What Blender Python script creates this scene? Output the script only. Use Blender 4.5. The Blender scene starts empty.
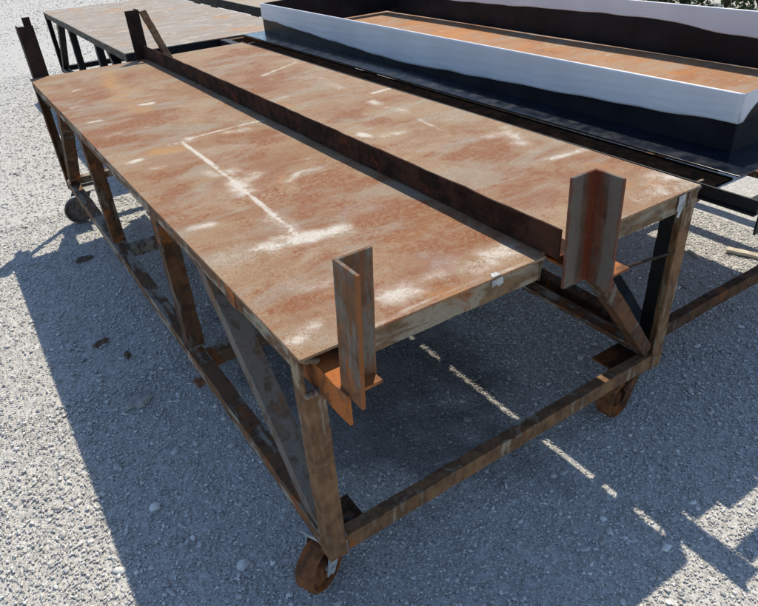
import bpy, bmesh, math, random
import numpy as np
from mathutils import Vector, Matrix, noise as mnoise

random.seed(7)
rng = np.random.default_rng(11)
scn = bpy.context.scene
COL = scn.collection

# ------------------------------------------------------------------ node helpers
class NT:
    def __init__(s, name):
        s.m = bpy.data.materials.new(name); s.m.use_nodes = True
        s.t = s.m.node_tree; s.t.nodes.clear()
        s.out = s.t.nodes.new('ShaderNodeOutputMaterial')
        s.b = s.t.nodes.new('ShaderNodeBsdfPrincipled')
        s.t.links.new(s.b.outputs[0], s.out.inputs[0])
        s.tc = s.t.nodes.new('ShaderNodeTexCoord')
        s.obj = s.tc.outputs['Object']
    def link(s, a, b): s.t.links.new(a, b)
    def put(s, sock, v):
        if isinstance(v, bpy.types.NodeSocket): s.link(v, sock)
        elif v is not None:
            if sock.type == 'RGBA' and not hasattr(v, '__len__'): v = (v, v, v, 1)
            if sock.type == 'RGBA' and len(v) == 3: v = (*v, 1)
            sock.default_value = v
    def map(s, scale=(1, 1, 1), loc=(0, 0, 0), rot=(0, 0, 0), vec=None):
        n = s.t.nodes.new('ShaderNodeMapping'); s.link(vec or s.obj, n.inputs[0])
        n.inputs['Scale'].default_value = scale; n.inputs['Location'].default_value = loc
        n.inputs['Rotation'].default_value = rot
        return n.outputs[0]
    def noise(s, scale, detail=4, rough=.55, dist=0, vec=None):
        n = s.t.nodes.new('ShaderNodeTexNoise'); s.link(vec or s.obj, n.inputs['Vector'])
        n.inputs['Scale'].default_value = scale; n.inputs['Detail'].default_value = detail
        n.inputs['Roughness'].default_value = rough; n.inputs['Distortion'].default_value = dist
        return n.outputs['Fac']
    def vor(s, scale, feature='F1', out='Distance', vec=None):
        n = s.t.nodes.new('ShaderNodeTexVoronoi'); s.link(vec or s.obj, n.inputs['Vector'])
        n.feature = feature; n.inputs['Scale'].default_value = scale
        return n.outputs[out]
    def rng(s, v, a, b, c=0., d=1., smooth=True):
        n = s.t.nodes.new('ShaderNodeMapRange'); n.interpolation_type = 'SMOOTHSTEP' if smooth else 'LINEAR'
        s.put(n.inputs['Value'], v)
        for k, x in zip(('From Min', 'From Max', 'To Min', 'To Max'), (a, b, c, d)): n.inputs[k].default_value = x
        return n.outputs[0]
    def math(s, op, a, b=None, clamp=False):
        n = s.t.nodes.new('ShaderNodeMath'); n.operation = op; n.use_clamp = clamp
        s.put(n.inputs[0], a)
        if b is not None: s.put(n.inputs[1], b)
        return n.outputs[0]
    def mix(s, f, a, b, blend='MIX'):
        n = s.t.nodes.new('ShaderNodeMix'); n.data_type = 'RGBA'; n.blend_type = blend
        s.put(n.inputs[0], f); s.put(n.inputs[6], a); s.put(n.inputs[7], b)
        return n.outputs[2]
    def attr(s, name, out='Fac'):
        n = s.t.nodes.new('ShaderNodeAttribute'); n.attribute_name = name
        return n.outputs[out]
    def sep(s, v):
        n = s.t.nodes.new('ShaderNodeSeparateXYZ'); s.link(v, n.inputs[0]); return n.outputs
    def bump(s, h, strength=.3, dist=.002, prev=None):
        n = s.t.nodes.new('ShaderNodeBump'); s.link(h, n.inputs['Height'])
        n.inputs['Strength'].default_value = strength; n.inputs['Distance'].default_value = dist
        if prev is not None: s.link(prev, n.inputs['Normal'])
        return n.outputs[0]
    def done(s, color, rough=.8, metal=0., normal=None, spec=.5):
        s.put(s.b.inputs['Base Color'], color); s.put(s.b.inputs['Roughness'], rough)
        s.put(s.b.inputs['Metallic'], metal); s.b.inputs['Specular IOR Level'].default_value = spec
        if normal is not None: s.link(normal, s.b.inputs['Normal'])
        return s.m

# ------------------------------------------------------------------ materials
def mat_ground():
    n = NT('crushed_stone')
    v1 = n.vor(75, out='Color'); v2 = n.vor(170, out='Color'); v3 = n.vor(380, out='Color')
    g1 = n.sep(v1)[0]; g2 = n.sep(v2)[1]; g3 = n.sep(v3)[2]
    c = n.mix(n.rng(g2, 0, 1), (.36, .342, .308), (.66, .635, .58))
    c = n.mix(n.rng(g3, .2, 1, 0, .6), c, (.54, .515, .47))
    c = n.mix(n.rng(g1, .78, .95, 0, .5), c, (.76, .73, .67))
    c = n.mix(n.rng(g2, .0, .09, .8, 0), c, (.13, .125, .12))
    big = n.noise(.9, 5, .6); mid = n.noise(7, 5, .6)
    c = n.mix(n.rng(big, .35, .7, 0, .35), c, (.48, .455, .415))
    c = n.mix(n.rng(mid, .55, .75, 0, .4), c, (.60, .575, .525))
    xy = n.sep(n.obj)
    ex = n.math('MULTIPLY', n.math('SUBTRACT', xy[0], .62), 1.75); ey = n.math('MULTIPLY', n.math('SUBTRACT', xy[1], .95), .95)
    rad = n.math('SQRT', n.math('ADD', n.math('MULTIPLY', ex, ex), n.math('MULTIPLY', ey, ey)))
    soil_shade = n.rng(n.math('ADD', rad, n.math('MULTIPLY', n.math('SUBTRACT', n.noise(3.2, 5, .62), .5), 1.6)), .45, 1.0, .88, 0)  # dark soil, deepened by shade painted in under the main table
    c = n.mix(n.math('MULTIPLY', soil_shade, n.rng(mid, .3, .6, .65, 1)), c, (.115, .105, .095))
    c = n.mix(n.rng(n.noise(26, 6, .75), .40, .60, .40, 0), c, (.30, .283, .25))
    d1 = n.vor(75); d2 = n.vor(170); d3 = n.vor(380)
    h = n.math('ADD', n.math('MULTIPLY', d1, -.8), n.math('MULTIPLY', d2, -.6))
    h = n.math('ADD', h, n.math('MULTIPLY', d3, -.35))
    h = n.math('ADD', h, n.math('MULTIPLY', n.noise(34, 7, .75), 1.0))
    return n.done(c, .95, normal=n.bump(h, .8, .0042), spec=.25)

def mat_stone():
    n = NT('loose_stone')
    t = n.attr('tone')
    c = n.mix(t, (.30, .286, .258), (.84, .805, .74))
    c = n.mix(n.rng(n.noise(220, 3, .6), .4, .65, 0, .45), c, (.48, .46, .43))
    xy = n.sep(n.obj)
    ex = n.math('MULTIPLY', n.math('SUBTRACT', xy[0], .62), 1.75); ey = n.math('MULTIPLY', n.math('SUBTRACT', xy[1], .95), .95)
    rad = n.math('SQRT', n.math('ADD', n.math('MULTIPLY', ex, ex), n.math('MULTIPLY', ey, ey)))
    soil_shade = n.rng(n.math('ADD', rad, n.math('MULTIPLY', n.math('SUBTRACT', n.noise(3.2, 5, .62), .5), 1.6)), .45, 1.0, .75, 0)  # same dark soil and painted table shade, on the stones
    c = n.mix(soil_shade, c, (.13, .115, .10))
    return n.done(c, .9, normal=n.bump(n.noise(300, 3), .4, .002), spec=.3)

def mat_plate(name, base=(.235, .122, .058), pale=(.325, .228, .135), red=(.205, .068, .024), grey=(.295, .265, .20),
              white=(.53, .475, .39), orange=(.40, .17, .045), seed=0., scuff=.66, orange_amt=.62, redamt=.44, attrs=True):
    n = NT(name)
    co = n.map(loc=(seed, seed * 1.7, 0))
    big = n.noise(1.7, 5, .6, .6, co)
    band = n.noise(2.6, 7, .66, .5, n.map(scale=(1.0, 2.1, 1), loc=(seed, 0, 0), rot=(0, 0, .06)))
    mid = n.noise(11, 8, .72, .4, co); fine = n.noise(70, 6, .75, .2, co); grain = n.noise(200, 3, .75, 0, co)
    speck = n.math('ADD', n.math('MULTIPLY', fine, .5), n.math('MULTIPLY', grain, .5))
    f = n.math('ADD', n.math('MULTIPLY', band, .26), n.math('ADD', n.math('MULTIPLY', mid, .26), n.math('MULTIPLY', speck, .48)))
    c = n.mix(n.rng(f, .435, .54), base, pale)
    # pitted red rust: speckles whose density follows larger patches
    rp = n.rng(n.math('ADD', n.math('MULTIPLY', mid, .4), n.math('MULTIPLY', big, .6)), redamt - .03, redamt + .18)
    if attrs: rp = n.math('ADD', rp, n.rng(n.math('MULTIPLY', n.attr('mark_red'), n.rng(mid, .35, .6, .4, 1.3)), .1, .9), True)
    rs = n.rng(n.math('ADD', speck, n.math('MULTIPLY', rp, .05)), .505, .555)
    c = n.mix(n.math('MULTIPLY', rs, n.rng(rp, 0, 1, .25, .95)), c, red)
    # grey hazy mill scale
    gp = n.rng(n.noise(2.6, 6, .65, .8, n.map(loc=(seed + 7, 3, 0), scale=(1, 2.2, 1))), .48, .66, 0, .72)
    c = n.mix(n.math('MULTIPLY', gp, n.rng(speck, .38, .58, .35, 1)), c, grey)
    # pale dusty haze
    hz = n.rng(n.noise(4.0, 7, .7, .6, n.map(loc=(seed + 11, 6, 0), scale=(1, 1.8, 1), rot=(0, 0, .05))), .54, .72, 0, .55)
    c = n.mix(n.math('MULTIPLY', hz, n.rng(speck, .36, .6, .3, 1)), c, (.395, .325, .23))
    # orange runs
    op = n.rng(n.noise(2.6, 6, .65, 1.0, n.map(loc=(seed + 3, 9, 0))), orange_amt, orange_amt + .14, 0, .8)
    c = n.mix(n.math('MULTIPLY', op, n.rng(speck, .35, .6, .3, 1)), c, orange)
    # short pale scuffs drawn out across the plate
    sc = n.rng(n.noise(6.5, 5, .62, .8, n.map(scale=(1.0, 3.2, 1), loc=(seed + 1, 5, 0), rot=(0, 0, -.08))), scuff, scuff + .1)
    sc = n.math('MULTIPLY', sc, n.rng(speck, .36, .58, .1, .85))
    c = n.mix(sc, c, white)
    if attrs:
        rag = n.math('ADD', n.math('MULTIPLY', mid, .78), n.math('MULTIPLY', speck, .22))
        ragn = n.rng(rag, .37, .63, .05, 1.5, False)
        for nm, colr, hi in (('mark_grey', (.34, .32, .31), .6), ('mark_ochre', (.40, .215, .075), .7), ('mark_white', (.60, .55, .465), .80)):
            a = n.attr(nm)
            c = n.mix(n.math('MULTIPLY', n.rng(n.math('MULTIPLY', a, ragn), .10, .85), hi), c, colr)
    c = n.mix(n.rng(grain, .38, .50, .42, 0), c, (.14, .062, .034))
    h = n.math('ADD', n.math('MULTIPLY', grain, .5), n.math('MULTIPLY', fine, .5))
    r = n.rng(mid, .3, .7, .72, .9)
    return n.done(c, r, .0, n.bump(h, .35, .0014), spec=.22)

def mat_steel(name, brown=(.115, .054, .026), grey=(.15, .12, .09), rust=(.23, .078, .022), dark=(.042, .022, .013),
              greyamt=.52, rustamt=.56, rough=.65, corner=0., edge=0., seed=0., long=(0, 0, 1), metal=.0, spec=.16):
    """weathered steel section; 'sec' runs 0 at the heel of the angle to 1 at the toes"""
    n = NT(name)
    co = n.map(loc=(seed, seed, seed))
    big = n.noise(6, 5, .6, .5, co); mid = n.noise(24, 6, .65, .4, co); fine = n.noise(130, 4, .7, 0, co)
    st = tuple(1.0 if k == 0 else .16 for k in long)
    run = n.noise(38, 4, .6, .3, n.map(scale=st, loc=(seed + 2, 1, 4)))
    f = n.math('ADD', n.math('MULTIPLY', big, .4), n.math('ADD', n.math('MULTIPLY', mid, .3), n.math('MULTIPLY', run, .3)))
    c = n.mix(n.rng(f, .42, .58), brown, dark)
    g = n.math('ADD', n.math('MULTIPLY', run, .5), n.math('MULTIPLY', big, .5))
    g = n.rng(g, greyamt, greyamt + .1)
    sec = n.attr('sec')
    if corner:
        g = n.math('MAXIMUM', n.math('MULTIPLY', g, .3), n.rng(n.math('ADD', sec, n.math('MULTIPLY', n.math('SUBTRACT', run, .5), .8)), .46, .66))
    c = n.mix(n.math('MULTIPLY', g, n.rng(fine, .32, .5, .55, 1)), c, grey)
    r_ = n.noise(9, 5, .65, .8, n.map(loc=(seed + 5, 2, 8)))
    rr = n.rng(r_, rustamt, rustamt + .1)
    if corner:
        rr = n.math('MAXIMUM', rr, n.rng(n.math('ADD', sec, n.math('MULTIPLY', n.math('SUBTRACT', run, .5), .9)), .20, .52, corner, 0))
    if edge:
        rr = n.math('MAXIMUM', rr, n.rng(n.math('ADD', sec, n.math('MULTIPLY', n.math('SUBTRACT', mid, .5), .25)), .93, 1.0, 0, edge))
    c = n.mix(n.math('MULTIPLY', rr, n.rng(fine, .3, .55, .5, 1)), c, rust)
    c = n.mix(n.rng(fine, .62, .75, 0, .5), c, dark)
    h = n.math('ADD', n.math('MULTIPLY', fine, .6), n.math('MULTIPLY', mid, .6))
    return n.done(c, n.rng(mid, .3, .7, rough + .02, rough + .25), metal, n.bump(h, .35, .0016), spec=spec)

def mat_paint(name, col, rough=.35, chips=None, chipamt=.68, bumpy=.05, spec=.5, dust=.06):
    n = NT(name)
    c = n.mix(n.rng(n.noise(5, 5, .6), .35, .7), col, tuple(x * 1.45 + .004 for x in col))
    if chips: c = n.mix(n.rng(n.noise(28, 6, .7), chipamt, chipamt + .06), c, chips)
    c = n.mix(n.rng(n.noise(2.5, 5, .65, 1), .55, .8, 0, dust), c, (.10, .095, .085))   # dust
    return n.done(c, n.rng(n.noise(18, 4), .3, .7, rough - .06, rough + .12), 0, n.bump(n.noise(40, 3), bumpy, .002), spec)

def mat_film():
    n = NT('protective_film')
    c = n.mix(n.rng(n.noise(3, 4), .35, .7), (.63, .615, .63), (.71, .695, .70))
    w = n.noise(5, 3, .5, 1.2, n.map(scale=(1, .35, 3.2), rot=(.35, 0, 0)))
    w2 = n.noise(28, 3, .5, .6, n.map(scale=(1, .5, 1.5)))
    h = n.math('ADD', w, n.math('MULTIPLY', w2, .08))
    n.b.inputs['Transmission Weight'].default_value = 0
    return n.done(c, .42, 0, n.bump(h, .24, .009), .2)

def mat_plain(name, a, b, scale, rough=.85, bump=.3, bd=.002, spec=.35):
    n = NT(name)
    v = n.noise(scale, 5, .65)
    return n.done(n.mix(n.rng(v, .35, .65), a, b), rough, 0, n.bump(v, bump, bd), spec)

def mat_leaf():
    n = NT('leaves')
    t = n.attr('tone')
    c = n.mix(t, (.025, .045, .012), (.13, .17, .04))
    n.b.inputs['Subsurface Weight'].default_value = 0
    return n.done(c, .5, 0, None, .4)

M = dict(
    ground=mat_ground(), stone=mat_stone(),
    plate=mat_plate('rusted_plate', attrs=True),
    plate_orange=mat_plate('orange_rusted_plate', base=(.31, .14, .055), pale=(.37, .215, .115), red=(.27, .09, .03), orange=(.44, .165, .035), seed=13, scuff=.62, orange_amt=.52, attrs=False),
    plate_pale=mat_plate('pale_scuffed_plate', base=(.255, .205, .155), pale=(.32, .285, .24), red=(.24, .12, .06), grey=(.29, .275, .26), orange=(.45, .19, .05), seed=29, scuff=.535, orange_amt=.545, redamt=.56, attrs=False),
    plate_tan=mat_plate('tan_dusty_plate', base=(.32, .25, .17), pale=(.38, .33, .25), red=(.28, .18, .10), grey=(.34, .32, .28), seed=41, scuff=.66, orange_amt=.72, attrs=False),
    frame=mat_steel('rusted_frame_steel', seed=1),
    framey=mat_steel('rusted_rail_steel', brown=(.15, .078, .040), grey=(.31, .265, .205), rust=(.24, .08, .025), dark=(.05, .028, .017), seed=2, long=(0, 1, 0), greyamt=.475),
    framex=mat_steel('worn_end_rail_steel', brown=(.20, .125, .068), grey=(.27, .225, .16), dark=(.075, .045, .026), seed=3, long=(1, 0, 0), greyamt=.47, rustamt=.60),
    greybar=mat_steel('grey_brace_steel', brown=(.15, .105, .075), grey=(.155, .135, .115), rust=(.19, .085, .035), seed=4, greyamt=.44, rustamt=.54),
    post=mat_steel('brown_post_steel', brown=(.225, .122, .060), grey=(.29, .225, .15), rust=(.27, .095, .028), dark=(.10, .052, .028), seed=5, greyamt=.53, rustamt=.60),
    rust=mat_steel('orange_rust_steel', brown=(.25, .095, .036), grey=(.24, .15, .09), rust=(.36, .115, .028), dark=(.12, .05, .022), seed=6, greyamt=.62, rustamt=.46),
    angle=mat_steel('mill_scale_angle', brown=(.12, .075, .052), grey=(.128, .105, .083), rust=(.135, .028, .0095), dark=(.055, .026, .016), seed=7, corner=.95, edge=.7, greyamt=.45, rustamt=.66),
    anglein=mat_steel('worn_angle_steel', brown=(.18, .080, .036), grey=(.165, .14, .11), rust=(.27, .092, .027), dark=(.075, .042, .025), seed=8, edge=.8, greyamt=.455, rustamt=.57),
    beam=mat_steel('dark_rusted_beam', brown=(.052, .022, .0125), grey=(.038, .024, .017), rust=(.11, .026, .010), dark=(.015, .008, .005), seed=9, spec=.15, rough=.8, long=(0, 1, 0), greyamt=.54, rustamt=.60),
    darkangle=mat_steel('dark_angle', brown=(.034, .018, .013), grey=(.03, .024, .021), rust=(.06, .02, .011), dark=(.016, .011, .009), seed=10, greyamt=.58, rustamt=.62),
    black=mat_paint('black_painted_steel', (.006, .006, .0065), .55, (.045, .03, .02), .68, spec=.2),
    gapshade=mat_plain('gap_shade_black', (.003, .003, .003), (.009, .006, .005), 22, 1.0, .2, spec=0.),  # black stands for the shade in the gap beside the ring
    pan=mat_paint('dark_coated_sheet', (.011, .0105, .0125), .3, None, bumpy=.015, spec=.14, dust=0.),
    flange=mat_paint('navy_coated_sheet', (.0030, .0055, .0120), .2, None, bumpy=.012, spec=.3, dust=0.),
    film=mat_film(),
    tape=mat_plain('white_tape', (.26, .26, .26), (.50, .49, .47), 60, .8),
    caster=mat_plain('galvanised_fork', (.30, .29, .27), (.46, .45, .43), 40, .5),
    wheel=mat_steel('rusty_cast_wheel', brown=(.24, .092, .036), grey=(.17, .10, .06), rust=(.32, .10, .027), dark=(.09, .04, .02), seed=12, greyamt=.60, rustamt=.52),
    wheeldark=mat_plain('dark_cast_wheel', (.06, .05, .045), (.13, .10, .08), 30, .7),
    wood=mat_plain('weathered_wood', (.40, .34, .25), (.56, .49, .38), 18, .85),
    scrap=mat_plain('rusted_scrap', (.17, .065, .03), (.27, .11, .045), 35, .85),
    leaf=mat_leaf(), bark=mat_plain('bark', (.07, .05, .035), (.13, .10, .07), 20),
    weed=mat_plain('dry_weeds', (.18, .18, .06), (.33, .29, .13), 12),
    deadleaf=mat_plain('dry_leaf', (.075, .048, .028), (.16, .11, .065), 60),
    flat=mat_plain('flat_stone', (.27, .255, .235), (.40, .38, .35), 25),
    weld=mat_plain('weld_bead', (.13, .085, .06), (.24, .17, .12), 160, .55, .5),
)

# ------------------------------------------------------------------ object helpers
def link(o, parent=None):
    COL.objects.link(o)
    if parent is not None: o.parent = parent
    return o

def tag(o, label=None, cat=None, group=None, kind=None):
    if label: o['label'] = label
    if cat: o['category'] = cat
    if group: o['group'] = group
    if kind: o['kind'] = kind
    return o

def empty(name, loc, label, cat, group=None, rz=0.):
    o = bpy.data.objects.new(name, None); o.empty_display_size = .1
    o.location = loc; o.rotation_euler = (0, 0, rz)
    return tag(link(o), label, cat, group)

class MB:
    """collects shapes; build() links them as one mesh object"""
    def __init__(s): s.v = []; s.f = []; s.sec = []
    def add(s, vs, fs, sec=None):
        k = len(s.v); s.v += [tuple(v) for v in vs]; s.f += [tuple(i + k for i in f) for f in fs]
        s.sec += list(sec) if sec is not None else [.5] * len(vs)
        return s
    def box(s, c, size, rot=None):
        c = Vector(c); R = rot if rot is not None else Matrix.Identity(3)
        vs = [c + R @ Vector((x * size[0] / 2, y * size[1] / 2, z * size[2] / 2)) for x in (-1, 1) for y in (-1, 1) for z in (-1, 1)]
        return s.add(vs, [(0, 1, 3, 2), (4, 6, 7, 5), (0, 4, 5, 1), (2, 3, 7, 6), (0, 2, 6, 4), (1, 5, 7, 3)])
    def angle(s, p0, p1, a, b, w=.065, w2=None, t=.006, n=14, jit=.0006, skew=None):
        """steel angle: heel line p0->p1, legs along a (w) and b (w2)"""
        w2 = w2 or w
        p0, p1, a, b = Vector(p0), Vector(p1), Vector(a).normalized(), Vector(b).normalized()
        sec = [(0, 0), (w * .5, 0), (w, 0), (w, t), (w * .5, t), (t, t), (t, w2 * .5), (t, w2), (0, w2), (0, w2 * .5)]
        vs, fs, u = [], [], []
        m = len(sec)
        for i in range(n + 1):
            c = p0.lerp(p1, i / n)
            da, db = random.gauss(0, jit), random.gauss(0, jit)
            for (x, y) in sec:
                vs.append(c + a * (x + da) + b * (y + db)); u.append(max(x / w, y / w2))
        for i in range(n):
            for k in range(m):
                l = (k + 1) % m
                fs.append((i * m + k, i * m + l, (i + 1) * m + l, (i + 1) * m + k))
        for o, rev in ((0, 0), (n * m, 1)):
            for q in ((0, 1, 4, 5), (1, 2, 3, 4), (0, 5, 6, 9), (9, 6, 7, 8)):
                q = tuple(o + x for x in q); fs.append(q[::-1] if rev else q)
        return s.add(vs, fs, u)
    def bar(s, p0, p1, w, h, up=(0, 0, 1)):
        p0, p1 = Vector(p0), Vector(p1); d = (p1 - p0); L = d.length; d.normalize()
        u = Vector(up); sd = d.cross(u).normalized(); u = sd.cross(d)
        R = Matrix((d, sd, u)).transposed()
        return s.box((p0 + p1) / 2, (L, w, h), R)
    def lathe(s, c, axis, prof, n=28):
        c, ax = Vector(c), Vector(axis).normalized()
        e1 = ax.orthogonal().normalized(); e2 = ax.cross(e1)
        vs, fs = [], []; m = len(prof)
        for i in range(n):
            th = 2 * math.pi * i / n; d = e1 * math.cos(th) + e2 * math.sin(th)
            for (r, h) in prof: vs.append(c + d * r + ax * h)
        for i in range(n):
            j = (i + 1) % n
            for k in range(m - 1): fs.append((i * m + k, j * m + k, j * m + k + 1, i * m + k + 1))
        return s.add(vs, fs)
    def bead(s, p0, p1, r=.006, n=16):
        """lumpy weld bead"""
        p0, p1 = Vector(p0), Vector(p1); d = (p1 - p0).normalized()
        e1 = d.orthogonal().normalized(); e2 = d.cross(e1); vs, fs = [], []; m = 7
        for i in range(n + 1):
            c = p0.lerp(p1, i / n); rr = r * (.65 + .55 * random.random()) * (.3 if i in (0, n) else 1)
            for k in range(m):
                th = 2 * math.pi * k / m; vs.append(c + (e1 * math.cos(th) + e2 * math.sin(th)) * rr)
        for i in range(n):
            for k in range(m):
                l = (k + 1) % m; fs.append((i * m + k, i * m + l, (i + 1) * m + l, (i + 1) * m + k))
        fs += [tuple(range(m)), tuple(range(n * m, n * m + m))]
        return s.add(vs, fs)
    def build(s, name, mat, parent=None, bevel=0., smooth=False, label=None):
        me = bpy.data.meshes.new(name); me.from_pydata(s.v, [], s.f); me.update()
        at = me.attributes.new('sec', 'FLOAT', 'POINT'); at.data.foreach_set('value', np.array(s.sec, 'f'))
        bm = bmesh.new(); bm.from_mesh(me); bmesh.ops.recalc_face_normals(bm, faces=bm.faces); bm.to_mesh(me); bm.free()
        me.materials.append(mat)
        if smooth: me.polygons.foreach_set('use_smooth', [True] * len(me.polygons))
        o = bpy.data.objects.new(name, me); link(o, parent)
        if bevel:
            b = o.modifiers.new('bevel', 'BEVEL'); b.width = bevel; b.segments = 2; b.limit_method = 'ANGLE'
        if label: o['label'] = label
        return o

X, Y, Z = Vector((1, 0, 0)), Vector((0, 1, 0)), Vector((0, 0, 1))

def plate_mesh(name, x0, x1, y0, y1, z, t, mat, parent, step=.008, marks=None, wave=.0012, y0b=None):
    """steel sheet; marks = lists of stains / scuffs in plate coordinates kept as point attributes"""
    nx, ny = max(2, int((x1 - x0) / step)), max(2, int((y1 - y0) / step))
    gx, gy = np.linspace(x0, x1, nx + 1), np.linspace(y0, y1, ny + 1)
    PX, PY = np.meshgrid(gx, gy, indexing='xy')
    if y0b is not None:   # near edge slightly out of square
        PY = PY + (y0b - y0) * ((PX - x0) / (x1 - x0)) * np.clip(1 - (PY - y0) / .3, 0, 1)
    PZ = z + wave * (np.sin(PX * 5.1 + PY * 1.3) * .6 + np.sin(PY * 3.7 - PX * 2.2 + 1) * .8)
    top = np.stack([PX.ravel(), PY.ravel(), PZ.ravel()], 1)
    i = np.arange(ny)[:, None] * (nx + 1) + np.arange(nx)[None]
    quads = np.stack([i, i + 1, i + nx + 2, i + nx + 1], -1).reshape(-1, 4)
    # rim
    ring = list(range(nx + 1)) + [r * (nx + 1) + nx for r in range(1, ny + 1)] + [ny * (nx + 1) + c for c in range(nx - 1, -1, -1)] + [r * (nx + 1) for r in range(ny - 1, 0, -1)]
    low = top[ring] - np.array([0, 0, t]); k0 = len(top)
    verts = np.concatenate([top, low])
    m = len(ring)
    side = [(ring[a], k0 + a, k0 + (a + 1) % m, ring[(a + 1) % m]) for a in range(m)]
    faces = quads.tolist() + side + [tuple(range(k0, k0 + m))]
    me = bpy.data.meshes.new(name); me.from_pydata(verts.tolist(), [], faces); me.update()
    me.materials.append(mat)
    if marks:
        for nm, items in marks.items():
            val = np.zeros(len(verts))
            for pl, w, st in items:
                P = np.array(pl, float); d = np.full(len(verts), 9.)
                for a, b in zip(P[:-1], P[1:]):
                    ab = b - a; tt = np.clip(((verts[:, :2] - a) @ ab) / (ab @ ab + 1e-9), 0, 1)
                    d = np.minimum(d, np.linalg.norm(verts[:, :2] - a - tt[:, None] * ab, axis=1))
                val = np.maximum(val, st * (.72 * np.exp(-(d / w) ** 2) + .28 * np.exp(-(d / (2.2 * w)) ** 2)))
            me.attributes.new(nm, 'FLOAT', 'POINT').data.foreach_set('value', val.astype('f'))
    o = bpy.data.objects.new(name, me); link(o, parent)
    return o

def caster(root, x, y, zt, yaw, wmat, r=.078, width=.05, trail=.045, dark=False, fork=None):
    """swivel caster: plate, forked yoke and wheel standing on the ground"""
    z0 = r
    d = Vector((math.cos(yaw), math.sin(yaw), 0)); ax = Vector((-d.y, d.x, 0))
    R = Matrix((d, ax, Z)).transposed()
    top = Vector((x, y, zt - .004)); hub = Vector((x, y, z0)) + d * trail
    mb = MB()
    mb.box(top - Z * .003, (.105, .085, .007), R)
    mb.lathe(top - Z * .03, Z, [(.001, -.0), (.036, 0), (.040, .006), (.034, .022), (.001, .022)], 20)
    mb.box(top - Z * .034, (.075, width + .03, .007), R)
    for sgn in (-1, 1):
        o_ = ax * sgn * (width / 2 + .009)
        a0 = top - Z * .034 + o_; b0 = hub + o_
        for (w0, w1) in ((.075, .034),):
            q = [a0 - d * w0 / 2, a0 + d * w0 / 2, b0 + d * w1 / 2 - Z * .012, b0 - d * w1 / 2 - Z * .012]
            th = ax * .0025
            mb.add([p - th for p in q] + [p + th for p in q], [(3, 2, 1, 0), (4, 5, 6, 7), (0, 1, 5, 4), (1, 2, 6, 5), (2, 3, 7, 6), (3, 0, 4, 7)])
    mb.lathe(hub - ax * (width / 2 + .017), ax, [(.001, 0), (.010, 0), (.010, width + .034), (.001, width + .034)], 10)
    f = mb.build('caster', fork or (M['caster'] if not dark else M['wheeldark']), root, bevel=.001)
    w = MB(); h = width / 2
    w.lathe(hub, ax, [(.010, -h * .9), (.028, -h * .9), (.030, -h * .5), (.058, -h * .45), (.062, -h), (r - .005, -h), (r, -h * .8), (r, h * .8), (r - .005, h), (.062, h), (.058, h * .45), (.030, h * .5), (.028, h * .9), (.010, h * .9)], 36)
    wo = w.build('wheel', wmat, f, smooth=False)
    return f

def truss_frame(root, x0, x1, y0, y1, zt, zb, m_post, m_diag, m_raily, m_railx, m_bot, front=True, left_diag=None, rail=.05, post_top=None):
    """angle-iron table frame: corner posts, top and bottom rails, uprights and end braces on both long sides, cross members"""
    L = y1 - y0
    for sx, xs in ((1, x0), (-1, x1)):
        for sy, ys in ((1, y0), (-1, y1)):
            cut = post_top if (sx == 1 and sy == 1) else None
            pm = MB().angle((xs, ys, zb), (xs, ys, cut or zt - .001), X * sx, Y * sy, .046)
            if cut: pm.box((xs + .003, ys + .023, (cut + zt) / 2), (.006, .046, zt - cut - .001))
            pm.build('post', m_post if ys == y0 else m_diag, root, bevel=.001)
        o = .003 * sx
        MB().angle((xs + o, y0 + .004, zt), (xs + o, y1 - .004, zt), X * sx, -Z, .05, rail, n=40, jit=.0009).build('top_rail', m_raily, root, bevel=.001)
        MB().angle((xs + o * .7, y0 + .005, zb + .055), (xs + o * .7, y1 - .005, zb + .055), X * sx, -Z, .05, .052, n=40, jit=.0009).build('bottom_rail', m_bot, root, bevel=.001)
        i = .0085 * sx
        for k, yy in enumerate((y0 + L * .313, y0 + L * .642)):
            MB().angle((xs + i, yy, zb + .05), (xs + i, yy, zt - .008), X * sx, Y, .054).build('upright', m_diag, root, bevel=.001)
        md = left_diag if (left_diag and sx == 1) else m_diag
        MB().angle((xs + i, y0 + .055, zb + .052), (xs + i, y0 + .60, zt - .008), X * sx, (0, 1, -.9), .055).build('diagonal_brace', md, root, bevel=.001)
        MB().angle((xs + i, y1 - .14, zb + .052), (xs + i, y1 - .64, zt - .05), X * sx, (0, 1, .9), .055).build('diagonal_brace', m_diag, root, bevel=.001)
    if front:
        MB().angle((x0 + .01, y0 + .002, zb + .056), (x1 - .01, y0 + .002, zb + .056), Y, -Z, .034, .050, n=26, jit=.0008).build('end_rail', m_post if m_post is not m_diag else m_bot, root, bevel=.001)
    MB().angle((x0 + .01, y1 - .002, zb + .056), (x1 - .01, y1 - .002, zb + .056), -Y, -Z, .05, .054, n=26).build('end_rail', m_bot, root, bevel=.001)
    MB().angle((x0 + .02, y1 - .004, zt - .002), (x1 - .02, y1 - .004, zt - .002), -Y, -Z, .05, .05, n=26).build('end_rail', m_railx, root, bevel=.001)
    for yy in (y0 + L * .313 - .07, y0 + L * .642 - .07):
        MB().angle((x0 + .012, yy, zb + .052), (x1 - .012, yy, zb + .052), Y, -Z, .05, .05, n=16).build('cross_member', m_bot, root, bevel=.001)
        MB().angle((x0 + .012, yy + .07, zt - .004), (x1 - .012, yy + .07, zt - .004), Y, -Z, .05, .05, n=16).build('cross_member', m_bot, root, bevel=.001)

GROUP_T = 'rusted steel work tables in the gravel yard'
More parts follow.
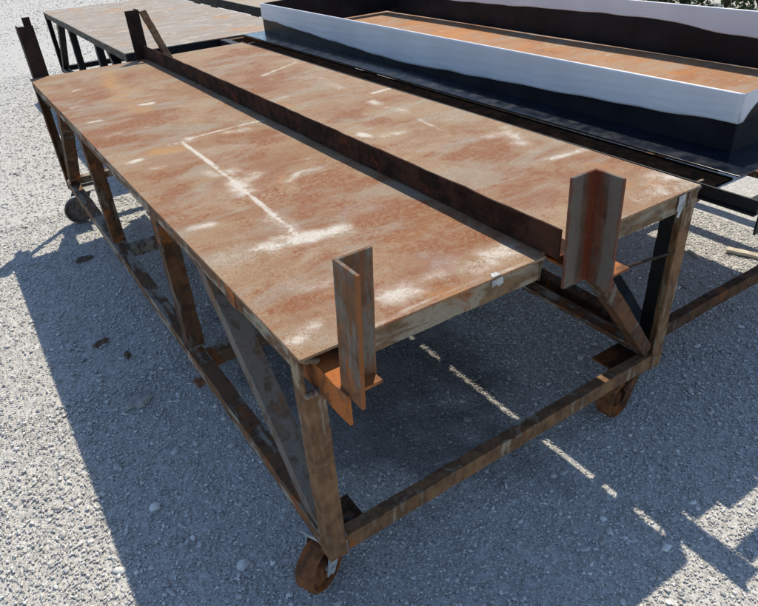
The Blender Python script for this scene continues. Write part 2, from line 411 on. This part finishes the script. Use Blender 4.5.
# ------------------------------------------------------------------ main table
W_, L_, ZT, ZB = 1.2145, 3.07, .80, .188
MARKS = dict(
 mark_red=[([(.38, .12), (.55, .22)], .10, .9), ([(.45, .30), (.57, .62)], .09, .9), ([(.12, .20), (.2, .28)], .09, .7), ([(.84, .25), (.98, .62)], .14, 1.), ([(.70, .15), (.75, .5)], .07, .8), ([(.85, 1.25), (.95, 1.0)], .08, .7), ([(.36, 1.15), (.52, 1.25)], .09, .8), ([(.42, .70), (.50, .74)], .05, .8), ([(.33, .56), (.36, .66)], .03, .8), ([(.08, .85), (.12, 1.1)], .07, .5), ([(.80, 1.95), (1.0, 2.05)], .10, .7), ([(.1, 1.6), (.3, 1.75)], .08, .5), ([(.85, 2.6), (1.1, 2.8)], .12, .6), ([(.1, 2.75), (.25, 2.8)], .08, .5)],
 mark_white=[([(0.26, 1.42), (0.26, 1.13), (0.25, 0.86), (0.24, 0.62), (0.23, 0.41)], 0.005, 1.5), ([(0.26, 1.42), (0.36, 1.43), (0.47, 1.44), (0.6, 1.44)], 0.006, 0.8), ([(0.24, 1.4), (0.29, 1.42)], 0.03, 0.8), ([(0.27, 0.99), (0.25, 0.86), (0.25, 0.8)], 0.035, 0.75), ([(0.26, 0.89), (0.32, 0.92)], 0.035, 0.75), ([(0.22, 1.04), (0.24, 0.97)], 0.02, 0.6), ([(0.23, 0.6), (0.23, 0.43)], 0.03, 0.7), ([(0.12, 0.44), (0.22, 0.42), (0.34, 0.4)], 0.024, 0.8), ([(0.20, .44), (.25, .42)], .035, .8), ([(0.04, 0.44), (0.12, 0.42)], 0.05, 0.35), ([(0.12, 2.58), (0.15, 2.6)], 0.015, 0.7), ([(0.05, 2.24), (0.08, 2.25)], 0.015, 0.6), ([(0.06, 1.93), (0.09, 1.93)], 0.014, 0.8), ([(0.3, 2.05), (0.34, 2.04)], 0.018, 0.9), ([(0.05, 1.31), (0.08, 1.32)], 0.018, 0.8), ([(0.04, 0.66), (0.08, 0.65)], 0.018, 0.7), ([(0.09, 1.2), (0.12, 1.19)], 0.03, 0.4), ([(0.05, 1.67), (0.16, 1.7), (0.22, 1.69)], 0.02, 0.3), ([(0.44, 1.4), (0.5, 1.37)], 0.03, 0.45), ([(0.38, 0.79), (0.45, 0.84), (0.5, 0.82)], 0.012, 0.6), ([(0.35, 0.92), (0.47, 0.88)], 0.006, 0.4), ([(0.46, 0.05), (0.52, 0.06), (0.56, 0.05)], 0.038, 0.75), ([(0.26, 0.06), (0.3, 0.06)], 0.04, 0.6), ([(0.32, 0.07), (0.39, 0.07)], 0.02, 0.5), ([(0.16, -0.01), (0.33, -0.0), (0.61, -0.02)], 0.004, 0.5), ([(0.12, 0.24), (0.16, 0.19)], 0.04, 0.4), ([(0.01, 0.04), (0.08, 0.07)], 0.02, 0.5), ([(1.12, 1.45), (1.22, 1.46)], 0.012, 1), ([(0.78, 1.02), (0.79, 0.96)], 0.016, 0.9), ([(0.83, 0.94), (0.89, 0.93)], 0.025, 0.6), ([(1.04, 1.34), (1.05, 1.12)], 0.03, 0.5), ([(1.09, 0.68), (1.16, 0.67), (1.08, 0.5)], 0.035, 0.55), ([(1.06, 0.4), (1.15, 0.39), (1.25, 0.38)], 0.014, 0.75), ([(1.11, 0.04), (1.22, 0.03), (1.18, 0.09)], 0.05, 0.7), ([(1.02, 0.04), (1.07, 0.03)], 0.03, 0.4), ([(0.92, 2.13), (1.12, 2.24), (1.18, 2.28)], 0.012, 0.7), ([(1.17, 2.25), (1.33, 2.18)], 0.02, 0.4), ([(1.09, 1.87), (1.06, 1.58)], 0.03, 0.35), ([(0.76, 1.67), (0.83, 1.69)], 0.015, 0.5), ([(0.13, 2.89), (0.12, 2.66)], 0.03, 0.3), ([(1.18, 0.71), (1.24, 0.7)], 0.02, 0.5), ([(1.03, 1.0), (1.01, 0.85)], 0.01, 0.5)],
 mark_ochre=[([(0.36, 2.89), (0.3, 2.55), (0.29, 2.29)], 0.05, 0.7), ([(0.24, 2.22), (0.26, 1.97)], 0.07, 0.6), ([(0.39, 2.46), (0.36, 2.29)], 0.03, 0.5), ([(0.17, 1.36), (0.22, 1.34)], 0.04, 1), ([(1.12, 1.23), (1.14, 1.2)], 0.018, 1), ([(0.75, 1.62), (0.77, 1.53)], 0.02, 0.7), ([(0.39, 0.24), (0.55, 0.28)], 0.05, 0.35), ([(0.42, 1.39), (0.45, 1.39)], 0.02, 0.6)],
 mark_grey=[([(0.45, 1.39), (0.49, 1.38)], 0.02, 0.5), ([(0.46, 0.82), (0.51, 0.82)], 0.02, 0.6), ([(0.04, 0.43), (0.11, 0.4)], 0.05, 0.4), ([(0.38, 0.14), (0.45, 0.08)], 0.05, 0.5), ([(0.4, 0.47), (0.49, 0.46)], 0.05, 0.4), ([(0.82, 0.73), (1.01, 0.7), (1.13, 0.68)], 0.012, 0.6), ([(0.81, 0.82), (1.02, 0.87)], 0.008, 0.5), ([(0.32, -0.02), (0.43, -0.01)], 0.02, 0.3), ([(0.37, 0.95), (0.47, 0.95)], 0.03, 0.2)])

t1 = empty('steel_table', (0, 0, 0), 'large rusted steel table nearest the camera with upright angle posts and long bar on top', 'table', GROUP_T)
plate_mesh('top_plate', -.004, .617, -.016, 3.072, ZT, .006, M['plate'], t1, marks=MARKS, y0b=-.022)
plate_mesh('top_plate', .6185, 1.2155, -.004, 3.072, ZT, .006, M['plate'], t1, marks=MARKS)
# frame (the near top rail is cut short where the brackets pass)
truss_frame(t1, 0, W_, 0, L_, ZT - .0085, ZB, M['post'], M['frame'], M['framey'], M['framex'], M['framey'], left_diag=M['greybar'], post_top=.703)
MB().angle((.115, -.010, ZT - .0085), (.604, -.016, ZT - .0085), Y, -Z, .05, .052, n=16, jit=.0005).build('end_rail', M['framex'], t1, bevel=.001)
MB().add([(.605, -.019, .7885), (.648, .012, .7885), (.605, .012, .742), (.605, -.018, .738), (.605, .018, .7885)], [(0, 3, 2, 4), (0, 1, 4), (3, 0, 1), (1, 2, 3), (1, 4, 2)]).build('bent_corner', M['framex'], t1)
MB().angle((.72, -.001, ZT - .0085), (1.215, -.001, ZT - .0085), Y, -Z, .05, .052, n=16, jit=.001).build('end_rail', M['framex'], t1, bevel=.001)

# long angle on the middle of the top, running past both ends
MB().angle((.621, 3.16, ZT + .0022), (.621, -.052, ZT + .0022), X, Z, .075, .072, n=60, jit=.0007).build('middle_angle', M['beam'], t1, bevel=.0012)

# bracket arms sticking out of the ends, with upright angles
def bracket(name_mat, xl, y_in, y_out, z, mir=1, w=.076):
    MB().angle((xl, y_in, z), (xl, y_out, z), X * mir, -Z, w, .07, t=.007, n=10).build('bracket_arm', name_mat, t1, bevel=.001)
bracket(M['rust'], .031, .36, -.118, .765)
MB().box((.757, .12, .7325), (.108, .448, .007)).build('bracket_plate', M['rust'], t1, bevel=.001)
bracket(M['darkangle'], .012, 2.75, 3.20, .776)
bracket(M['darkangle'], .70, 2.75, 3.20, .77, -1)
def upright(x, y, zb, zt, a, b, mat, w=.077, lean=(0, 0), t=.0075):
    return MB().angle((x + lean[0], y + lean[1], zb), (x, y, zt), a, b, w, t=t, n=14, jit=.0002).build('upright_angle', mat, t1, bevel=.0012)
upright(.0505, -.083, .757, 1.019, X, -Y, M['anglein'], w=.073, lean=(-.0125, -.001))
upright(.692, -.066, .737, 0.999, -X, -Y, M['angle'], lean=(.004, -.003))
upright(.020, 3.085, .778, 1.050, X, Y, M['darkangle'])
MB().box((.076, 3.112, .93), (.038, .007, .318)).build('stop_bar', M['darkangle'], t1, bevel=.001)
upright(.648, 3.09, .775, 1.055, -X, Y, M['darkangle'])
# kicker brace at the far upright, knee braces at the near one
MB().angle((.652, 3.085, 1.045), (.70, 2.93, .803), (1, 0, .15), Y, .035, t=.005).build('kicker_brace', M['post'], t1, bevel=.001)
MB().angle((.715, -.085, .728), (1.145, .012, .245), (.75, 0, .66), Y, .040, t=.006).build('knee_brace', M['frame'], t1, bevel=.001)
MB().bar((.805, -.09, .729), (1.19, .012, .60), .004, .008).build('tie_rod', M['darkangle'], t1)
# white tape
def tape(pts, th=(0, -.0012, 0)):
    k = len(pts); q = [Vector(p) for p in pts]; th = Vector(th)
    MB().add(q + [p + th for p in q], [tuple(range(k)), tuple(range(2 * k - 1, k - 1, -1))] + [(i, (i + 1) % k, k + (i + 1) % k, k + i) for i in range(k)]).build('tape_strip', M['tape'], t1)
tape([(.455, -.0215, .796), (.485, -.0217, .797), (.488, -.0217, .781), (.474, -.0216, .776), (.470, -.0216, .783), (.457, -.0215, .779)])
tape([(.458, -.019, .8012), (.484, -.019, .8012), (.481, -.006, .8012), (.466, -.004, .8012)], (0, 0, .0008))
tape([(1.122, -.006, .792), (1.150, -.006, .793), (1.152, -.006, .775), (1.146, -.006, .752), (1.138, -.006, .728), (1.126, -.006, .731), (1.131, -.006, .745), (1.120, -.006, .752), (1.124, -.006, .77)])
# weld beads
for p0, p1, r_ in (((.004, -.004, .79), (.04, -.004, .772), .008), ((.0, -.002, .70), (.044, -.004, .703), .008),
                   ((1.174, -.003, .742), (1.174, -.003, .79), .004), ((1.20, -.002, .785), (1.222, -.001, .792), .005),
                   ((.046, -.001, .19), (.046, -.001, .24), .004), ((1.174, -.001, .19), (1.174, -.001, .24), .004)):
    MB().bead(p0, p1, r_).build('weld_bead', M['weld'], t1, smooth=True)
for yy in (.961, 1.971):
    MB().bead((.008, yy, .246), (.06, yy - .002, .246), .005).build('weld_bead', M['weld'], t1, smooth=True)
    MB().bead((.004, yy + .002, .738), (.004, yy + .05, .738), .005).build('weld_bead', M['weld'], t1, smooth=True)
MB().bead((.052, -.084, .768), (.052, -.118, .768), .005).build('weld_bead', M['weld'], t1, smooth=True)
MB().bead((.700, -.068, .738), (.700, -.103, .738), .005).build('weld_bead', M['weld'], t1, smooth=True)
# mud-cracked rust patch on the left top rail
MB().box((.0005, .335, .765), (.0025, .052, .046)).build('rust_patch', M['rust'], t1)
# caster mounting plates
for cx, cy in ((.07, .08), (1.14, .08), (.07, 2.98), (1.14, 2.98)):
    MB().box((cx, cy, ZB + .001), (.13, .14, .006)).build('caster_plate', M['caster'] if cy > 1 else M['frame'], t1)
caster(t1, .048, .115, ZB - .002, math.radians(205), M['wheel'], r=.071, width=.055)
caster(t1, 1.15, .072, ZB - .002, math.radians(188), M['wheel'], r=.070, width=.055, fork=M['frame'])
caster(t1, .05, 2.96, ZB - .002, math.radians(165), M['wheeldark'], r=.074, dark=True)
caster(t1, 1.13, 2.97, ZB - .002, math.radians(80), M['wheel'], r=.074, fork=M['frame'])

# ------------------------------------------------------------------ other tables
def plain_table(x0, x1, y0, y1, zt, label, plate, wheel='wheeldark', rail=.05, px0=None, px1=None, near_rail=True, bot=None):
    t = empty('steel_table', (x0, y0, 0), label, 'table', GROUP_T)
    w, l = x1 - x0, y1 - y0
    plate_mesh('top_plate', (px0 or 0) - .003, (px1 or w) + .003, -.003, l + .003, zt, .006, plate, t, step=.06, wave=.002)
    truss_frame(t, 0, w, 0, l, zt - .0085, .175, M['black'], M['black'], M['black'], bot or M['black'], bot or M['black'], rail=rail)
    if near_rail: MB().angle((.01, .001, zt - .0085), (w - .01, .001, zt - .0085), Y, -Z, .05, .055, n=16).build('end_rail', M['black'], t, bevel=.001)
    for cx, cy, a in ((.07, .08, 30), (w - .07, .08, 200), (.07, l - .08, 100), (w - .07, l - .08, 10)):
        caster(t, cx, cy, .173, math.radians(a), M[wheel], r=.072)
    return t
# beside the main table, under the coated ring
t3 = plain_table(1.275, 2.89, .085, 3.62, .752, 'orange-rusted table top under the dark ring-shaped sheet with white film', M['plate_orange'], px0=.175, px1=1.385, near_rail=False, bot=M['frame'])
MB().box((.110, 1.585, .7415), (.125, 3.272, .008)).build('gap_shade_sheet', M['gapshade'], t3)  # added black sheet: shade of the open gap, also keeps sun off the gravel
sa = MB()
sa.box((.0035, 1.432, .749), (.075, 3.326, .006)).box((-.0205, 1.432, .7695), (.006, 3.326, .034))
sa.build('side_angle', M['black'], t3, bevel=.001)
MB().angle((.0435, -.211, .7455), (1.3, -.211, .7455), Y, -Z, .050, .085, n=16).build('outrigger_bar', M['black'], t3, bevel=.001)
MB().box((.06, -.006, .715), (.07, .008, .068)).build('end_block', M['post'], t3)
t4 = plain_table(.64, 1.86, 3.64, 6.70, .752, 'pale scuffed steel table with black rails beyond the far end of the long angle bar', M['plate_pale'])
t5 = plain_table(2.12, 3.34, 4.02, 7.1, .752, 'tan dusty table mostly hidden beyond the far end of the film-edged ring', M['plate_tan'], rail=.07)
t6 = plain_table(3.25, 3.95, 1.30, 4.4, .74, 'dark framed table standing out of sight beyond the film-edged ring', M['plate_tan'])

# ------------------------------------------------------------------ coated ring-shaped sheet with protective film
pan = empty('sheet_metal_ring', (1.6, .14, .7555), 'dark rectangular sheet metal ring with white film along its upper edges, lying on a table', 'sheet metal ring')
# local coordinates: x 0..1.04, y 0..3.42 ; walls as thin sheets
PW, PL = 1.045, 3.44
HL, HR = .180, .228
def sheet(pts, th, name, mat, nrm, parent, segs=None):
    pts = [Vector(p) for p in pts]; nrm = Vector(nrm) * th
    mb = MB(); k = len(pts)
    mb.add(pts + [p + nrm for p in pts], [tuple(range(k)), tuple(range(2 * k - 1, k - 1, -1))] + [(i, (i + 1) % k, k + (i + 1) % k, k + i) for i in range(k)])
    return mb.build(name, mat, parent, bevel=.0008)
sheet([(0, 0, .0005), (0, PL, .0005), (0, PL, HL), (0, 0, HL)], .003, 'side_wall', M['pan'], (1, 0, 0), pan)
sheet([(PW, 0, .0005), (PW, PL, .0005), (PW, PL, HR), (PW, 0, HR)], .003, 'side_wall', M['pan'], (-1, 0, 0), pan)
sheet([(.0035, 0, .0005), (PW - .0035, 0, .0005), (PW - .0035, 0, HR), (.0035, 0, HL)], .003, 'end_wall', M['pan'], (0, 1, 0), pan)
sheet([(.0035, PL, .0005), (PW - .0035, PL, .0005), (PW - .0035, PL, HR - .03), (.0035, PL, HL)], .003, 'end_wall', M['pan'], (0, -1, 0), pan)
fl = MB()
fl.box((-.0805, 1.655, .002), (.165, 3.57, .004))
fl.box((.525, -.0635, .0015), (1.04, .1325, .003))
fl.build('foot_flange', M['flange'], pan, bevel=.0008)
# film: over the top edge, wavy lower edge on the visible faces
def film(name, prof, top, x, y0, y1, face, parent, other=.02):
    """prof = [(y, z_lower)]; strip on plane x (facing `face`), folded over the top"""
    n = 150; ys = np.linspace(y0, y1, n + 1)
    lo = np.interp(ys, [p[0] for p in prof], [p[1] for p in prof])
    lo = np.convolve(np.pad(lo, 6, mode='edge'), np.ones(13) / 13, 'valid') + .0025 * np.sin(ys * 19) * np.sin(ys * 5 + 1)
    rows = 14; vs, fs = [], []
    for i, yy in enumerate(ys):
        for r in range(rows + 1):
            f = r / rows; zz = lo[i] + (top - lo[i]) * f
            w = .0012 * math.sin(9 * yy + 22 * f + 2.2 * math.sin(3 * yy)) * (1 - f) * (f + .25) + .0006 * math.sin(31 * yy - 30 * f) * (1 - f)
            vs.append((x + face * (.0035 + w + .002 * (1 - f)), yy, zz))
        vs.append((x - face * .0015, yy, top + .0035))
        vs.append((x - face * .0065, yy, top)); vs.append((x - face * .0065, yy, top - other - .006 * math.sin(4 * yy)))
    m = rows + 4
    for i in range(n):
        for r in range(m - 1): fs.append((i * m + r, (i + 1) * m + r, (i + 1) * m + r + 1, i * m + r + 1))
    o = MB().add(vs, fs).build(name, M['film'], parent, smooth=True)
    sol = o.modifiers.new('thick', 'SOLIDIFY'); sol.thickness = .0006
    return o
film('protective_film', [(0, .095), (.34, .076), (1.04, .052), (1.8, .025), (2.5, .048), (3.24, .079), (3.44, .085)], HL, 0, -.004, PL + .003, -1, pan)
film('protective_film', [(0, .125), (.45, .119), (.62, .125), (.78, .13), (.95, .155), (1.12, .158), (1.7, .15), (2.3, .135), (3.44, .12)], HR, PW, -.003, PL + .003, -1, pan)
ef = MB(); n = 40
vs, fs = [], []
for i in range(n + 1):
    xx = -.004 + (PW + .004) * i / n; tp = HL + (HR - HL) * max(0, i / n) + .003
    lo = .093 + .05 * min(1, max(0, (xx - .03) / .03)) if xx < .4 else .143
    for r in range(9):
        f = r / 8; vs.append((xx, -.0045 - .0015 * math.sin(14 * xx + 7 * f) * (1 - f), lo + (tp - lo) * f))
for i in range(n):
    for r in range(8): fs.append((i * 9 + r, (i + 1) * 9 + r, (i + 1) * 9 + r + 1, i * 9 + r + 1))
eo = ef.add(vs, fs).build('protective_film', M['film'], pan, smooth=True)
eo.modifiers.new('thick', 'SOLIDIFY').thickness = .0006

# ------------------------------------------------------------------ ground, gravel
def ground():
    n = 200
    xs = np.concatenate([np.linspace(-90, -8, 20), np.linspace(-6, 14, 160), np.linspace(18, 90, 20)])
    ys = np.concatenate([np.linspace(-60, -6, 15), np.linspace(-4, 16, 160), np.linspace(20, 120, 20)])
    GX, GY = np.meshgrid(xs, ys)
    GZ = np.array([mnoise.noise(Vector((x * .8, y * .8, 3))) for x, y in zip(GX.ravel(), GY.ravel())]) * .006
    v = np.stack([GX.ravel(), GY.ravel(), GZ - .004], 1); nx = len(xs)
    i = np.arange(len(ys) - 1)[:, None] * nx + np.arange(nx - 1)[None]
    f = np.stack([i, i + 1, i + nx + 1, i + nx], -1).reshape(-1, 4)
    me = bpy.data.meshes.new('ground'); me.from_pydata(v.tolist(), [], f.tolist()); me.update()
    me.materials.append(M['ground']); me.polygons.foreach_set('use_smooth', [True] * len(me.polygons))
    return tag(link(bpy.data.objects.new('ground', me)), kind='structure')
ground()

def scatter_mesh(name, centers, radii, tones, mat, flat=.34):
    """angular stones, one mesh"""
    # crushed stone: irregular wedge-like blocks with flat faces
    bv = np.array([[x, y, z] for x in (-1, 1) for y in (-1, 1) for z in (-1, 1)], float) * .74
    bv = np.concatenate([bv, [[1.12, .1, 0], [-1.1, -.15, .1], [.05, 1.08, -.1]]])
    bm = bmesh.new(); [bm.verts.new(v) for v in bv]; bm.verts.ensure_lookup_table(); bm.verts.index_update()
    r_ = bmesh.ops.convex_hull(bm, input=bm.verts); bm.verts.index_update(); bmesh.ops.triangulate(bm, faces=bm.faces); bmesh.ops.recalc_face_normals(bm, faces=bm.faces)
    bv = np.array([v.co[:] for v in bm.verts]); bf = np.array([[v.index for v in f.verts] for f in bm.faces]); bm.free()
    n = len(centers); m = len(bv)
    V = np.empty((n, m, 3), 'f')
    a = rng.uniform(0, 6.28, n); sx = rng.uniform(.75, 1.3, n); sy = rng.uniform(.6, 1.05, n); sz = rng.uniform(flat * .7, flat * 1.25, n)
    P = bv[None] * (1 + rng.uniform(-.30, .30, (n, m)))[..., None] + rng.uniform(-.22, .22, (n, m, 3))
    px, py, pz = P[..., 0] * sx[:, None], P[..., 1] * sy[:, None], P[..., 2] * sz[:, None]
    ti = rng.normal(0, .4, n)[:, None]; pz = pz + ti * px * .5
    V[..., 0] = (px * np.cos(a)[:, None] - py * np.sin(a)[:, None]) * radii[:, None] + centers[:, None, 0]
    V[..., 1] = (px * np.sin(a)[:, None] + py * np.cos(a)[:, None]) * radii[:, None] + centers[:, None, 1]
    V[..., 2] = pz * radii[:, None] + centers[:, None, 2]
    F = (bf[None] + (np.arange(n) * m)[:, None, None]).reshape(-1, 3)
    me = bpy.data.meshes.new(name)
    me.vertices.add(n * m); me.vertices.foreach_set('co', V.reshape(-1).astype('f'))
    me.loops.add(F.size); me.loops.foreach_set('vertex_index', F.ravel().astype('i'))
    me.polygons.add(len(F)); me.polygons.foreach_set('loop_start', np.arange(0, F.size, 3, dtype='i')); me.polygons.foreach_set('loop_total', np.full(len(F), 3, 'i'))
    me.update(); me.validate()
    me.attributes.new('tone', 'FLOAT', 'POINT').data.foreach_set('value', np.repeat(tones, m).astype('f'))
    me.materials.append(mat)
    return link(bpy.data.objects.new(name, me))

def gravel():
    C, Rr, T = [], [], []
    def put(n, x0, x1, y0, y1, rm, sg, keep=None):
        x, y = rng.uniform(x0, x1, n), rng.uniform(y0, y1, n)
        r = np.clip(rm * np.exp(rng.normal(0, sg, n)), .0018, .022)
        if keep is not None:
            k = keep(x, y); x, y, r = x[k], y[k], r[k]
        C.append(np.stack([x, y, -r * .04], 1)); Rr.append(r)
        T.append(np.clip(rng.normal(.46, .26, len(r)), 0, 1))
    cl = lambda x, y: np.array([mnoise.noise(Vector((a * 3.1, b * 3.1, 1))) for a, b in zip(x, y)]) > -.25 + .3 * 0
    put(90000, -.78, 2.7, -.6, 1.3, .0021, .38)
    put(11000, -.78, 2.7, -.6, 1.3, .0036, .34, cl)
    put(800, -.78, 2.7, -.6, 1.3, .0066, .30, cl)
    put(60000, -1.0, 3.4, 1.2, 3.2, .0025, .42)
    put(5000, -1.0, 3.4, 1.2, 3.2, .0048, .3, cl)
    put(36000, -.9, 3.2, 3.1, 8, .0038, .42)
    put(16000, -.2, 6, 8, 19, .007, .4)
    put(16, -.7, .9, -.5, .9, .0105, .2)
    C, Rr, T = np.concatenate(C), np.concatenate(Rr), np.concatenate(T)
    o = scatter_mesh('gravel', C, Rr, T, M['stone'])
    tag(o, 'loose angular limestone gravel spread over the yard', 'gravel', kind='stuff')
gravel()

# ------------------------------------------------------------------ debris
def lump(name, loc, size, rz, mat, label, cat, group=None, seed=0, flat=True):
    r = random.Random(seed); bm = bmesh.new()
    k = 11; pts = []
    for i in range(k):
        th = 2 * math.pi * i / k; q = r.uniform(.5, 1.15)
        pts.append((math.cos(th) * size[0] * q, math.sin(th) * size[1] * q))
    mb = MB(); z0, z1 = 0, size[2]
    vs = [(x, y, z0) for x, y in pts] + [(x * .8, y * .8, z1 + r.uniform(-.45, .45) * size[2]) for x, y in pts] + [(0, 0, z1 * 1.1)]
    fs = [(i, (i + 1) % k, k + (i + 1) % k, k + i) for i in range(k)] + [(k + i, k + (i + 1) % k, 2 * k) for i in range(k)] + [tuple(range(k - 1, -1, -1))]
    bm.free()
    o = mb.add(vs, fs).build(name, mat); o.location = loc; o.rotation_euler = (0, 0, rz)
    return tag(o, label, cat, group)
lump('scrap_plate', (.035, 1.09, .001), (.030, .038, .006), .2, M['scrap'], 'small square rusty red scrap plate on the shaded gravel beside the bottom rail', 'scrap plate', seed=3)
lump('flat_stone', (-.085, 2.46, .0), (.055, .032, .012), .1, M['bark'], 'dark brown flat stone chip on shaded gravel near the far left caster', 'stone', seed=4)
lump('flat_stone', (-.185, 1.12, .0), (.055, .035, .014), .5, M['flat'], 'grey flat slab stone on shaded gravel left of the red scrap plate', 'stone', seed=5)
lump('dead_leaf', (-.21, 1.60, .002), (.040, .020, .010), .2, M['deadleaf'], 'dark curled leaf lying on the shaded gravel, larger of two', 'leaf', seed=6)
lump('dead_leaf', (-.14, 1.44, .002), (.028, .016, .012), 1.2, M['deadleaf'], 'small dark crumpled leaf on the shaded gravel between bigger leaf and slab stone', 'leaf', seed=8)
def stick(p0, p1, w, h, label):
    mb = MB(); n = 8; p0, p1 = Vector(p0), Vector(p1); d = (p1 - p0).normalized(); s_ = Vector((-d.y, d.x, 0))
    vs, fs = [], []
    for i in range(n + 1):
        c = p0.lerp(p1, i / n) + s_ * random.gauss(0, .002); ww = w * (.8 + .3 * random.random())
        vs += [c - s_ * ww / 2, c + s_ * ww / 2, c + s_ * ww / 2 + Z * h, c - s_ * ww / 2 + Z * h]
    for i in range(n):
        for k in range(4): l = (k + 1) % 4; fs.append((i * 4 + k, i * 4 + l, i * 4 + 4 + l, i * 4 + 4 + k))
    fs += [(3, 2, 1, 0), (n * 4, n * 4 + 1, n * 4 + 2, n * 4 + 3)]
    o = mb.add(vs, fs).build('wood_stick', M['wood'])
    return tag(o, label, 'stick')
stick((2.40, .46, .004), (2.47, .26, .004), .035, .014, 'broad pale wood stick on sunlit gravel at the right edge')
stick((2.27, .57, .002), (2.24, .50, .002), .012, .007, 'thin short pale wood stick on sunlit gravel right of the table leg')

# ------------------------------------------------------------------ shrubs and weeds at the yard's far edge
def shrub(loc, h, wd, label, seed):
    r = np.random.default_rng(seed)
    root = empty('shrub', loc, label, 'shrub', 'shrubs at the far edge of the yard')
    st = MB()
    for k in range(6):
        a = r.uniform(0, 6.28); st.bar((0, 0, 0), (math.cos(a) * wd * .35, math.sin(a) * wd * .35, h * .75), .03, .03, (1, .2, .1))
    st.build('stem', M['bark'], root)
    n = 2600
    cl = r.normal(0, 1, (26, 3)); cl /= np.linalg.norm(cl, axis=1)[:, None]
    cl *= r.uniform(.35, 1, 26)[:, None] ** .5
    ci = r.integers(0, 26, n)
    P = cl[ci] * np.array([wd * .5, wd * .5, h * .5]) + r.normal(0, .09, (n, 3)) * np.array([1, 1, 1]) + np.array([0, 0, h * .5])
    P[:, 2] = np.maximum(P[:, 2], .03)
    tone = np.clip(r.normal(.45, .22, n) + .25 * (cl[ci][:, 0] * 0 + r.normal(0, .1, 26)[ci] * 2), 0, 1)
    u = r.normal(0, 1, (n, 3)); u /= np.linalg.norm(u, axis=1)[:, None]
    w = np.cross(u, r.normal(0, 1, (n, 3))); w /= np.linalg.norm(w, axis=1)[:, None]
    s = r.uniform(.03, .06, n)[:, None]
    V = np.stack([P - u * s, P + w * s * .45, P + u * s, P - w * s * .45], 1).reshape(-1, 3)
    me = bpy.data.meshes.new('foliage'); me.from_pydata(V.tolist(), [], np.arange(n * 4).reshape(-1, 4).tolist()); me.update()
    me.attributes.new('tone', 'FLOAT', 'POINT').data.foreach_set('value', np.repeat(tone, 4).astype('f'))
    me.materials.append(M['leaf']); link(bpy.data.objects.new('foliage', me), root)
shrub((8.25, 5.0, 0), 1.3, 1.2, 'dark green shrub at the left of the row in the top right corner', 1)
shrub((8.5, 4.25, 0), 1.5, 1.3, 'middle dark green shrub of the row in the top right corner', 2)
shrub((8.1, 3.55, 0), 1.3, 1.3, 'rightmost dark green shrub in the top right corner', 3)
def weeds(name, cx, cy, rx, ry, n, h, label):
    r = np.random.default_rng(int(cx * 10)); mb = MB()
    for i in range(n):
        x, y = cx + r.normal(0, rx), cy + r.normal(0, ry); a = r.uniform(0, 6.28); hh = h * r.uniform(.4, 1.2); w = .006
        dx, dy = math.cos(a), math.sin(a); b = r.uniform(.1, .7) * hh
        mb.add([(x - dy * w, y + dx * w, 0), (x + dy * w, y - dx * w, 0), (x + dx * b, y + dy * b, hh)], [(0, 1, 2)])
    return tag(mb.build(name, M['weed']), label, 'weeds', kind='stuff')
weeds('weeds', 2.3, 11.6, .55, .25, 500, .10, 'thin dry weeds growing in the gravel at the top left')
weeds('grass', 7.9, 5.6, .35, .35, 900, .14, 'dry yellow grass in front of the shrubs')

# ------------------------------------------------------------------ light, world, camera
sun_dir = Vector((.415, .42, .80)).normalized()
el = math.asin(sun_dir.z); az = math.atan2(sun_dir.x, sun_dir.y)
w = bpy.data.worlds.new('World'); scn.world = w; w.use_nodes = True
nt = w.node_tree; nt.nodes.clear()
sky = nt.nodes.new('ShaderNodeTexSky'); sky.sky_type = 'NISHITA'; sky.sun_disc = False
sky.sun_elevation = el; sky.sun_rotation = az; sky.altitude = 200; sky.air_density = 1.0; sky.dust_density = .3; sky.ozone_density = 2.6
bg = nt.nodes.new('ShaderNodeBackground'); bg.inputs['Strength'].default_value = .15
wo = nt.nodes.new('ShaderNodeOutputWorld')
nt.links.new(sky.outputs[0], bg.inputs[0]); nt.links.new(bg.outputs[0], wo.inputs[0])
sl = bpy.data.lights.new('sun', 'SUN'); sl.energy = 4.2; sl.angle = math.radians(.5); sl.color = (1., .93, .80)
so = bpy.data.objects.new('sun', sl); link(so); so.rotation_euler = (-sun_dir).to_track_quat('-Z', 'Y').to_euler(); so.location = (6, 6, 10)

cam = bpy.data.cameras.new('camera'); co = bpy.data.objects.new('camera', cam); link(co)
cam.sensor_width = 36; cam.lens = 36 * 633.712 / 758; cam.clip_end = 400; cam.clip_start = .02
def rm(rx, ry, rz): return Matrix.Rotation(rz, 3, 'Z') @ Matrix.Rotation(ry, 3, 'Y') @ Matrix.Rotation(rx, 3, 'X')
R = rm(1.003300206, 0, -.550685527) @ Matrix.Rotation(-.071865988, 3, 'Z')
co.matrix_world = Matrix.Translation((-.355457, -.877026, 1.496404)) @ R.to_4x4()
scn.camera = co
vs_ = scn.view_settings; vs_.view_transform = 'Standard'; vs_.look = 'None'; vs_.exposure = .35; vs_.gamma = 1
scn.display_settings.display_device = 'sRGB'
